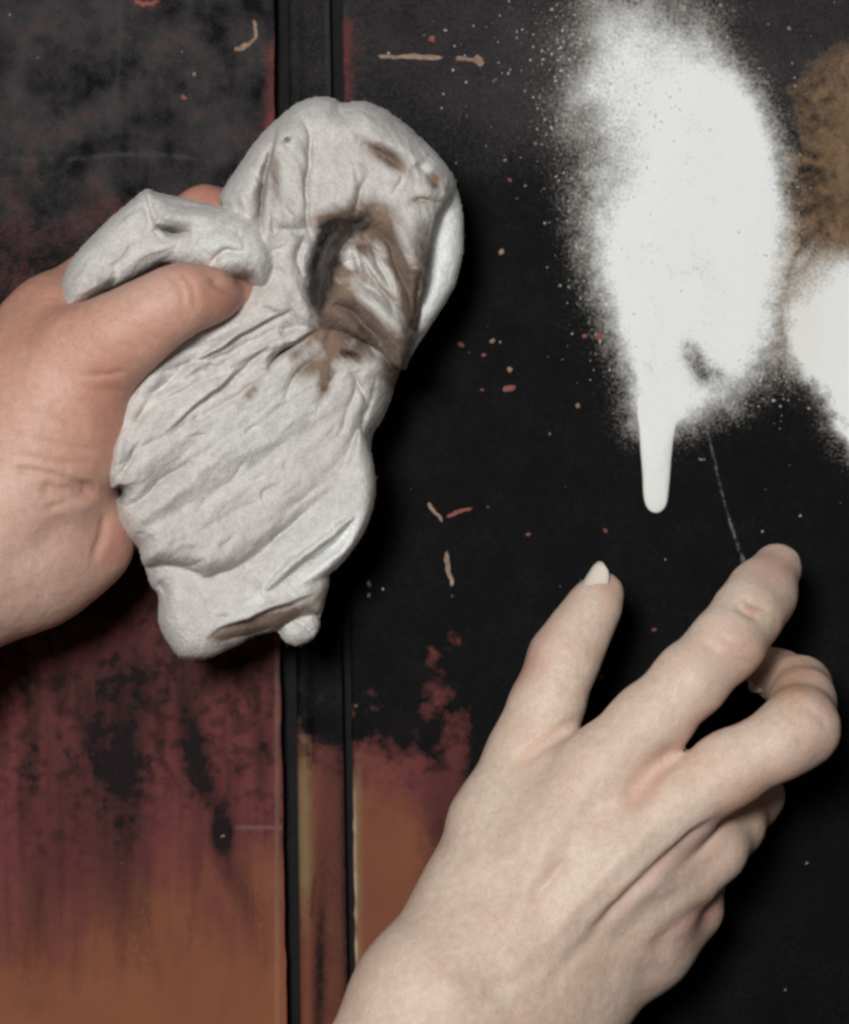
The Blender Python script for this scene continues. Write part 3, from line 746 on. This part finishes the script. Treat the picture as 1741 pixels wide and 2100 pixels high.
def fold_height(u, v, strokes):
    h = np.zeros(u.shape)
    du = (fbm(u / 50 + 2.7, v / 50, 2) - 0.5) * 14; dv = (fbm(u / 50 + 31, v / 50 + 7, 2) - 0.5) * 14
    for s in strokes:
        kind, pts, w, amp = s[:4]
        d, side, t = line_dist(u + du, v + dv, pts)
        fade = np.sin(np.clip(t * 1.02 - 0.01, 0, 1) * math.pi) ** 0.6
        if kind == 'v':    h -= 1.15 * amp * fade * np.exp(-np.abs(d / (0.72 * w)) ** 1.2)
        elif kind == 'r':  h += 0.62 * amp * fade * np.exp(-(d / w) ** 2)
        elif kind == 's':  # overlap: one side stands proud and drops sharply to the other
            q = s[4] if len(s) > 4 else 1
            x = d * side * q; w = w * 0.8
            S_ = sstep(-0.3 * w, 0.3 * w, x)
            h += amp * fade * ((1 - S_) * np.exp(-np.abs(x / (w * 2.4)) ** 1.6) - S_ * 0.6 * np.exp(-np.abs(x / w) ** 1.4))
    return h

GU, GV = np.meshgrid(np.arange(96, 985, 3.0), np.arange(168, 1388, 3.0), indexing='ij')
GH = np.arange(20, 104, 0.62).astype(np.float32)
LAY = []
def layer(outline, R, base, tf, tb, strokes=(), stain=None, soot_shade=None, whiter=None, jit=4, wr=(), k=1.2, p=2.2):
    d = -poly_sd(GU.ravel(), GV.ravel(), smooth_line(outline, 5, True)).reshape(GU.shape)
    d = d + (fbm(GU / 26 + base if not callable(base) else GU / 26, GV / 26, 3) - 0.5) * jit
    E = np.sqrt(np.maximum(0, 1 - np.maximum(0, 1 - np.maximum(d, 0) / R) ** p))
    soft = np.minimum(1, E * 1.6)
    hf = tf * E + (fold_height(GU, GV, strokes) if len(strokes) else 0) * soft
    for (ang, fx, fy, amp, seed) in wr: hf = hf + amp * wrinkle(GU, GV, ang, fx, fy, seed) * soft
    hf = hf + (fbm(GU / 24, GV / 24, 3) - 0.5) * 0.45 * soft
    b = base(GU, GV) if callable(base) else base + 0 * GU
    hb = -tb * E + (fbm(GU / 40 + 3, GV / 40, 3) - 0.5) * 2 * soft
    hf = np.maximum(hf, hb + 1.4 * soft)
    mid = (b + (hf + hb) / 2).astype(np.float32); half = ((hf - hb) / 2).astype(np.float32)
    LAY.append((d.astype(np.float32), mid, half, stain, soot_shade, whiter, k))

def lay_field(d, mid, half, hgrid):
    a = np.abs(hgrid - mid)
    return np.where(d > 0, (a - half) * 0.8, np.sqrt(a * a + (d * 0.145) ** 2))

def one(x): return lambda u, v: x + 0 * u
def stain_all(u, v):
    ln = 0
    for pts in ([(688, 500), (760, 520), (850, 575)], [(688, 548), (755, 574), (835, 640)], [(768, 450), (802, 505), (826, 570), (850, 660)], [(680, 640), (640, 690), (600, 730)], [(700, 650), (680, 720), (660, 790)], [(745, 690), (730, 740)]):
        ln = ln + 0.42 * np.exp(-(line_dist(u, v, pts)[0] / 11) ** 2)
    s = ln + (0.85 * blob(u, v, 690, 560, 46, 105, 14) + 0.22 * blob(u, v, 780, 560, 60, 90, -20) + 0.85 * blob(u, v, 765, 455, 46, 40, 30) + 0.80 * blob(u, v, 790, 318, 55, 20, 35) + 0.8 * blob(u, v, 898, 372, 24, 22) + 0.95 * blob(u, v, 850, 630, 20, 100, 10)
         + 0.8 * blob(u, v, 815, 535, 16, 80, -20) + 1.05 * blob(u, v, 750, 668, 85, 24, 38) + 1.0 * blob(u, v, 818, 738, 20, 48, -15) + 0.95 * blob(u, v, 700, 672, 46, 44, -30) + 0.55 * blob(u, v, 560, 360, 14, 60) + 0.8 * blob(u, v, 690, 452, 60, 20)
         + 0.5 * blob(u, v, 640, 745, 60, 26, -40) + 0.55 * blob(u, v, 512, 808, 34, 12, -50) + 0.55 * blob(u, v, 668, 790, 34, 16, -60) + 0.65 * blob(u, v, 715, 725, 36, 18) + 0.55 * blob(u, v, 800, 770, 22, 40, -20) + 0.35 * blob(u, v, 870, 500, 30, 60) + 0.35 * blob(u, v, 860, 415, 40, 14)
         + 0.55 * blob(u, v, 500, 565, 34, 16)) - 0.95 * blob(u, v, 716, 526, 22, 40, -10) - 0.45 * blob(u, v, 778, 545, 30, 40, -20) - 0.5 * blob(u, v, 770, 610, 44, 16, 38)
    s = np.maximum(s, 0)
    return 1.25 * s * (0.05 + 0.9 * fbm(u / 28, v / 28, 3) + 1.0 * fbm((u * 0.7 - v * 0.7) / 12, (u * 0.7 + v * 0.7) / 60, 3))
def soot_shade_all(u, v):  # dark smudges, plus shade painted into the pit, pocket and fold
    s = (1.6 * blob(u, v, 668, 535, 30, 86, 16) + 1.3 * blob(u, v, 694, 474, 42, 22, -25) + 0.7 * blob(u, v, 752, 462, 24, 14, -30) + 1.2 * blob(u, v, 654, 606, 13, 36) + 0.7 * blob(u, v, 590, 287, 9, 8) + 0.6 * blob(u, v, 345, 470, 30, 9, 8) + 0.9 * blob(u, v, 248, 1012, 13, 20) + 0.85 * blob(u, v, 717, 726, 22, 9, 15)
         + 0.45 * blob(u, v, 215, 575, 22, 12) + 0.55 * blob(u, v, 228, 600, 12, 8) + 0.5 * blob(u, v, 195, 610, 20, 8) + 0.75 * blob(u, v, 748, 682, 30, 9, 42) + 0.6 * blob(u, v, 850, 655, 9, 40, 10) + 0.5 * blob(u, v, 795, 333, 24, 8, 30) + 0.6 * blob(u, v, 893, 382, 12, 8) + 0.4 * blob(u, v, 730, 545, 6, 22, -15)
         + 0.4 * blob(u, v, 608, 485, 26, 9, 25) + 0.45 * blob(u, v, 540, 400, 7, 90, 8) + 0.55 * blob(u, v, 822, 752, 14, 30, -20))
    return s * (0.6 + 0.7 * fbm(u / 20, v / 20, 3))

# pale far side of the cloth showing past the right of the upper fold
layer([(800, 300), (885, 318), (930, 372), (949, 440), (948, 520), (930, 590), (900, 640), (866, 692), (830, 735), (780, 700), (770, 500)], 40, 44, 9, 8, [], None, None, one(0.95), 3)
# upper fold of the rag
TOPC = []
_r = random.Random(11)
for _ in range(26):
    _x, _y = _r.uniform(520, 900), _r.uniform(240, 680); _t = math.atan2(_y - 560, _x - 655) + _r.gauss(0, 0.35); _l = _r.uniform(15, 36)
    TOPC.append((_r.choice('vvr'), [(_x - math.cos(_t) * _l, _y - math.sin(_t) * _l), (_x + _r.uniform(-6, 6), _y + _r.uniform(-6, 6)), (_x + math.cos(_t) * _l, _y + math.sin(_t) * _l)], _r.uniform(4, 7), _r.uniform(0.6, 1.4)))
layer([(452, 408), (478, 358), (520, 296), (562, 250), (608, 212), (655, 199), (684, 203), (704, 213), (742, 207), (800, 232), (856, 276), (905, 326), (932, 368), (930, 405), (906, 450), (893, 500), (882, 570), (866, 630), (854, 690), (842, 732), (828, 758),
       (806, 748), (772, 716), (720, 690), (680, 690), (634, 716), (590, 736), (540, 730), (508, 690), (494, 640), (508, 600), (532, 568), (515, 520), (478, 462)], 66,
      lambda u, v: 50 - 0.012 * (u - 690) + 5 * blob(u, v, 800, 700, 90, 70) - 12 * blob(u, v, 570, 700, 80, 50), 21, 14,
      [('s', [(580, 235), (557, 320), (541, 400), (530, 470), (522, 560)], 18, 4.5, 1), ('v', [(552, 310), (538, 400), (528, 480), (520, 560)], 12, 6), ('v', [(618, 225), (633, 290), (634, 370), (629, 440), (634, 500)], 8, 3.2), ('r', [(605, 250), (612, 340), (600, 430)], 24, 2.4),
       ('v', [(700, 462), (664, 500), (650, 560), (652, 640)], 27, 10), ('v', [(720, 462), (745, 450), (762, 440)], 14, 6), ('r', [(668, 540), (692, 520), (722, 500), (734, 520), (728, 560)], 12, 4), ('v', [(700, 505), (770, 516), (850, 575)], 9, 1.3), ('v', [(690, 550), (745, 585), (835, 640)], 10, 1.6), ('r', [(705, 540), (765, 552), (845, 612)], 14, 1.6),
       ('r', [(735, 420), (790, 440), (835, 500), (866, 600)], 20, 5), ('v', [(768, 456), (802, 505), (826, 570), (846, 650)], 17, 6.0), ('s', [(900, 430), (884, 530), (866, 620), (840, 710)], 16, 4, -1), ('v', [(864, 560), (852, 640), (838, 690)], 10, 4.5),
       ('r', [(690, 585), (740, 610), (800, 655), (838, 720), (836, 770)], 22, 7), ('v', [(680, 620), (730, 648), (775, 690), (815, 752)], 16, 8), ('v', [(745, 540), (785, 600), (812, 650)], 10, 3.6), ('v', [(760, 500), (790, 560), (805, 600)], 8, 2.4), ('r', [(752, 520), (775, 575), (800, 625)], 10, 2),
       ('v', [(738, 290), (790, 322), (840, 350)], 22, 3.0), ('r', [(745, 275), (815, 302), (866, 338)], 20, 3.4), ('r', [(770, 350), (810, 366), (850, 372)], 16, 2.2), ('v', [(856, 335), (886, 370), (908, 400)], 16, 2.6), ('r', [(880, 335), (905, 360), (922, 385)], 12, 2.6), ('v', [(835, 425), (866, 410), (900, 420)], 10, 2.2), ('r', [(730, 330), (720, 390), (690, 430)], 22, 3.4), ('v', [(750, 360), (737, 405), (724, 445)], 9, 2.4),
       ('v', [(545, 466), (600, 476), (640, 462)], 14, 1.5), ('r', [(560, 448), (600, 452), (640, 440)], 14, 2), ('s', [(468, 450), (505, 515), (530, 560)], 14, 3.0, -1), ('v', [(588, 284), (593, 290)], 8, 2.5), ('v', [(600, 632), (570, 656), (500, 690)], 8, 3), ('v', [(688, 200), (696, 215), (698, 240)], 10, 2.4), ('v', [(624, 570), (612, 530), (622, 480)], 10, 3)] + TOPC,
      stain_all, soot_shade_all, lambda u, v: 0.35 * blob(u, v, 640, 210, 120, 26) + 0.6 * blob(u, v, 890, 320, 60, 20, 45) + 0.4 * blob(u, v, 700, 530, 30, 30), 5, wr=[(75, 220, 36, 0.8, 3.3), (40, 160, 50, 0.8, 9.3), (70, 140, 18, 0.28, 6.6)], k=3.5)
# left flap lying over the knuckles
layer([(126, 632), (131, 570), (150, 530), (196, 476), (250, 428), (298, 389), (322, 395), (362, 404), (410, 414), (456, 424), (500, 430), (555, 470), (570, 540), (545, 590), (490, 575), (450, 572), (412, 566), (372, 552), (338, 542), (312, 552), (268, 578), (206, 606), (158, 634), (138, 646)], 44,
      lambda u, v: 60 + 5 * blob(u, v, 180, 580, 80, 60) + 7 * blob(u, v, 480, 520, 70, 60), 13, 9,
      [('s', [(300, 386), (304, 430), (318, 470), (350, 500)], 22, 4.0, 1), ('v', [(316, 464), (345, 478), (392, 476)], 12, 9), ('v', [(304, 398), (310, 430), (318, 462)], 12, 4.0), ('r', [(325, 440), (380, 448), (440, 442)], 17, 4.5), ('v', [(330, 414), (390, 424), (440, 434)], 8, 1.2),
       ('r', [(370, 505), (430, 500), (490, 480)], 22, 2.8), ('v', [(430, 548), (462, 518), (505, 514)], 8, 3.2), ('r', [(450, 560), (480, 536), (512, 534)], 10, 2.0), ('v', [(180, 570), (240, 545), (300, 500)], 22, 1.4), ('v', [(225, 595), (240, 565), (236, 540)], 12, 1.4)],
      stain_all, soot_shade_all, lambda u, v: 0.5 * blob(u, v, 440, 500, 60, 36), 3, wr=[(-30, 120, 34, 0.7, 8.1), (-42, 90, 16, 0.4, 2.1)], k=2.5)
# bottom flap under the main bag
layer([(300, 1110), (420, 1090), (560, 1090), (640, 1110), (674, 1180), (666, 1230), (655, 1258), (612, 1268), (572, 1290), (520, 1306), (468, 1332), (418, 1352), (368, 1347), (338, 1306), (325, 1272), (325, 1222), (304, 1186)], 46, 50, 12, 12,
      [('r', [(350, 1190), (372, 1260), (410, 1310)], 36, 2.4), ('s', [(650, 1215), (560, 1250), (470, 1285), (420, 1312)], 20, 2.6, -1), ('r', [(600, 1225), (540, 1250), (470, 1275)], 14, 3.2), ('v', [(440, 1322), (500, 1304), (570, 1290)], 10, 3), ('v', [(322, 1190), (345, 1220)], 12, 2.5)],
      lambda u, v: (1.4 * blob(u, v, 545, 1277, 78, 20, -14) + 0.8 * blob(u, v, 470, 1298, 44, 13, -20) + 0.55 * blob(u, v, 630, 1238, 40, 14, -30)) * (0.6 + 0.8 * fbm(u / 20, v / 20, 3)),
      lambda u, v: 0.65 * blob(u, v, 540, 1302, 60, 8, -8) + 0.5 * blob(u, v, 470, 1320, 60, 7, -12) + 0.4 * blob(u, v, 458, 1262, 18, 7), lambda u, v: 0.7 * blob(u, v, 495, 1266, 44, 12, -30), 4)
layer([(576, 1298), (590, 1270), (622, 1250), (648, 1254), (656, 1284), (642, 1308), (612, 1323), (588, 1318)], 30, 49, 6, 8, [('v', [(590, 1262), (622, 1280), (650, 1300)], 9, 2.2), ('r', [(600, 1310), (625, 1270)], 10, 1.5)], None, None, one(0.2), 6, k=4)
# pale fold running round the lower right
layer([(735, 880), (760, 930), (770, 990), (764, 1040), (748, 1085), (722, 1128), (688, 1166), (640, 1206), (580, 1242), (528, 1258), (470, 1240), (500, 1160), (600, 1060), (690, 960)], 34, 54, 10, 14,
      [('v', [(728, 1072), (690, 1112), (640, 1150), (590, 1190), (540, 1232)], 20, 5.5), ('r', [(762, 1010), (740, 1085), (690, 1146), (610, 1206)], 15, 3.5)],
      lambda u, v: 0.6 * blob(u, v, 600, 1240, 90, 8, -30), lambda u, v: 0.3 * blob(u, v, 640, 1150, 90, 8, -40), lambda u, v: 0.8 * sstep(-26, -6, (u - 640) * 0.62 + (v - 1150) * 0.78) + 0.1, 2)  # thin dark streak paints shade into the valley
# the main bag
FAN = []
def creases(n, box, ang, spread, seed, a0=0.5, a1=1.2):
    r = random.Random(seed); out = []
    for _ in range(n):
        x, y = r.uniform(box[0], box[2]), r.uniform(box[1], box[3]); th = math.radians(ang + r.gauss(0, spread)); L = r.uniform(26, 75)
        dx, dy = math.cos(th) * L / 2, math.sin(th) * L / 2; bx, by = r.uniform(-9, 9), r.uniform(-9, 9)
        out.append((r.choice('vvr'), [(x - dx, y - dy), (x + bx, y + by), (x + dx, y + dy)], r.uniform(4, 7), r.uniform(a0, a1)))
    return out
FAN += creases(34, (260, 680, 740, 1120), -38, 22, 5)
for k, (x0, y0, x1, y1, w_, a_) in enumerate([(628, 650, 300, 770, 9, 1.5), (632, 664, 262, 830, 10, 1.7), (640, 690, 232, 890, 9, 1.6), (600, 740, 222, 960, 11, 1.5), (600, 790, 270, 1010, 16, 0.7), (690, 770, 470, 930, 14, 0.6), (560, 930, 320, 1120, 20, 0.6),
                                   (740, 830, 600, 960, 16, 0.7), (760, 900, 520, 1100, 20, 0.6), (730, 960, 560, 1080, 12, 1.3), (742, 740, 690, 900, 10, 1.4), (776, 770, 740, 900, 10, 1.4), (520, 660, 330, 735, 8, 1.3)]):
    mx, my = (x0 + x1) / 2 + 12 * math.sin(k * 2.1), (y0 + y1) / 2 + 16 * math.cos(k * 1.7)
    FAN += [('v', [(x0, y0), (mx, my), (x1, y1)], w_, a_), ('r', [(x0 + 6, y0 + 14), (mx + 10, my + 16), (x1 + 12, y1 + 18)], w_ * 1.3, a_ * 0.7)]
layer([(520, 560), (580, 556), (640, 580), (700, 630), (750, 660), (796, 706), (818, 752), (808, 790), (798, 830), (782, 862), (764, 890), (758, 930), (752, 975), (746, 1010), (736, 1040), (700, 1052), (650, 1070), (610, 1100), (572, 1130), (520, 1156), (470, 1178), (425, 1190), (396, 1178), (350, 1166), (298, 1160), (284, 1122), (262, 1100),
       (246, 1066), (236, 1030), (212, 990), (204, 950), (190, 914), (214, 884), (228, 846), (250, 796), (262, 744), (290, 700), (340, 664), (400, 640), (460, 610)], 76, lambda u, v: 49 + (490 - u) * 0.036, 20.5, 18,
      [('s', [(648, 618), (600, 636), (530, 668), (462, 708), (400, 745)], 13, 3.0, -1), ('v', [(652, 618), (618, 656), (572, 688)], 9, 8.0), ('v', [(606, 700), (575, 724), (548, 752)], 9, 6.5), ('s', [(650, 680), (606, 700), (570, 724), (546, 760)], 14, 3.4, -1), ('s', [(560, 706), (520, 735), (445, 797), (385, 850), (330, 890)], 18, 3.0, -1), ('v', [(535, 724), (490, 756), (445, 795)], 9, 3.0),
       ('r', [(560, 660), (480, 696), (400, 750), (330, 830)], 20, 3.6), ('v', [(450, 700), (390, 744), (320, 810), (255, 910)], 20, 3.4), ('r', [(640, 740), (560, 810), (480, 880), (380, 970)], 44, 3.2), ('v', [(500, 820), (400, 910), (290, 1000)], 30, 1.7), ('v', [(650, 860), (520, 960), (380, 1040), (280, 1090)], 36, 1.5), ('r', [(740, 870), (640, 970), (500, 1060)], 46, 2.8),
       ('v', [(400, 945), (330, 985), (262, 1050)], 14, 4.0), ('r', [(420, 975), (340, 1025), (270, 1088)], 16, 2.8), ('v', [(580, 1000), (450, 1070), (340, 1120)], 28, 1.3), ('v', [(243, 998), (250, 1026)], 17, 18), ('v', [(240, 880), (218, 925), (208, 965)], 11, 6.0), ('r', [(256, 870), (236, 925), (238, 985)], 12, 2.6), ('v', [(290, 900), (262, 950), (240, 985)], 9, 2.5),
       ('v', [(258, 760), (280, 724), (320, 704)], 14, 8), ('v', [(300, 740), (282, 780), (268, 810)], 9, 3), ('v', [(380, 672), (396, 662), (420, 662)], 9, 5.0), ('r', [(300, 745), (350, 694), (420, 676)], 11, 2.6), ('v', [(700, 664), (742, 690), (780, 736)], 15, 7.0), ('r', [(675, 690), (740, 722), (795, 772)], 20, 4.0), ('v', [(696, 718), (715, 726), (738, 728)], 11, 3), ('v', [(650, 730), (605, 780), (585, 825)], 11, 2.4), ('v', [(716, 750), (740, 790), (752, 830)], 9, 2.6), ('v', [(690, 760), (668, 800), (660, 830)], 10, 1.8), ('r', [(680, 660), (665, 690), (640, 730)], 12, 3),
       ('v', [(764, 880), (738, 940), (742, 1010)], 15, 3.4), ('r', [(716, 1042), (650, 1060), (585, 1112)], 17, 4.4), ('v', [(745, 1020), (670, 1040), (600, 1080), (540, 1126)], 10, 3.0), ('r', [(540, 1136), (440, 1160), (330, 1146)], 22, 3.0), ('v', [(420, 1150), (370, 1158), (310, 1150)], 9, 2)] + FAN,
      stain_all, soot_shade_all, lambda u, v: 0.75 * blob(u, v, 650, 1062, 80, 14, -28) + 0.22 * blob(u, v, 560, 840, 120, 60, -40), 6, wr=[(-38, 420, 48, 0.6, 1.7), (-30, 300, 120, 1.0, 5.2), (-40, 200, 20, 0.22, 2.9)], k=1.4)
# folded tuck between the bag and the pale fold
layer([(540, 1200), (590, 1140), (640, 1094), (690, 1066), (726, 1050), (732, 1066), (694, 1102), (640, 1142), (590, 1186), (552, 1216)], 24, 58, 9, 14, [('v', [(694, 1076), (640, 1108), (600, 1146)], 10, 4.5), ('r', [(700, 1084), (640, 1130), (580, 1180)], 10, 2)], None, None, one(0.40), 2)

def build_rag():
    nh = len(GH)
    f = None
    for (d, mid, half, _, _, _, k) in LAY:
        g3 = lay_field(d[..., None], mid[..., None], half[..., None], GH)
        f = g3 if f is None else smin(f, g3, k)
    V, F = surface_nets(f, np.zeros(3), 1.0)      # index space
    V = relax(V, F, 1)
    u = 96 + V[:, 0] * 3.0; v = 168 + V[:, 1] * 3.0; h = 20 + V[:, 2] * 0.62
    iu = np.clip(np.round(V[:, 0]).astype(int), 0, GU.shape[0] - 1); iv = np.clip(np.round(V[:, 1]).astype(int), 0, GU.shape[1] - 1)
    fs = np.stack([lay_field(d[iu, iv], m[iu, iv], hf[iu, iv], h) for (d, m, hf, *_r) in LAY])
    wgt = np.exp(-np.clip(fs - fs.min(0), 0, 20) / 0.7); wgt /= wgt.sum(0)
    at = {}
    for j, key in enumerate(('stain', 'soot_shade', 'whiter')):
        at[key] = sum(np.clip(L[3 + j](u, v), 0, 1.2) * wgt[i] for i, L in enumerate(LAY) if L[3 + j] is not None)
    W = PP(u, v, h)
    N = vert_normals(W, F)
    if (N * (W - W.mean(0))).sum() < 0: F = F[:, ::-1]
    o = mesh_obj('rag', W, F, M_cloth, None, at)
    return o
rag = build_rag()
tag(rag, 'crumpled grey-white cotton rag with brown stains, bunched in the gripping hand', 'rag')

# lint standing up along the worn edges of the cloth
def lint(n):
    me = rag.data
    co = np.empty(len(me.vertices) * 3); me.vertices.foreach_get('co', co); co = co.reshape(-1, 3)
    no = np.empty(len(me.vertices) * 3); me.vertices.foreach_get('normal', no); no = no.reshape(-1, 3)
    ok = np.where((np.abs(no[:, 1]) < 0.55))[0]
    V = []; F = []
    for i in rng.choice(ok, n, replace=False):
        p = co[i]; L = rng.uniform(0.0004, 0.0013); d = no[i] + rng.normal(0, 0.55, 3); d /= np.linalg.norm(d)
        c = rng.normal(0, 0.5, 3); w = rng.uniform(0.000014, 0.000024)
        sd = np.cross(d, [0.3, 1, 0.2]); sd /= np.linalg.norm(sd) + 1e-9; s2 = np.cross(d, sd)
        b = len(V)
        for q in range(4):
            t = q / 3; x = p - no[i] * 0.0002 + d * L * t + c * L * 0.35 * t * t
            for a in range(3):
                an = a * 2.0944; V.append(x + (sd * math.cos(an) + s2 * math.sin(an)) * w * (1 - 0.5 * t))
        for q in range(3):
            for a in range(3):
                F.append((b + q * 3 + a, b + q * 3 + (a + 1) % 3, b + q * 3 + 3 + (a + 1) % 3, b + q * 3 + 3 + a))
    return mesh_obj('lint', V, F, plain('lint_fibre', (0.5, 0.47, 0.44), (0.7, 0.68, 0.64), 0.9, 0.1), rag)
tag(lint(4000), kind='stuff')
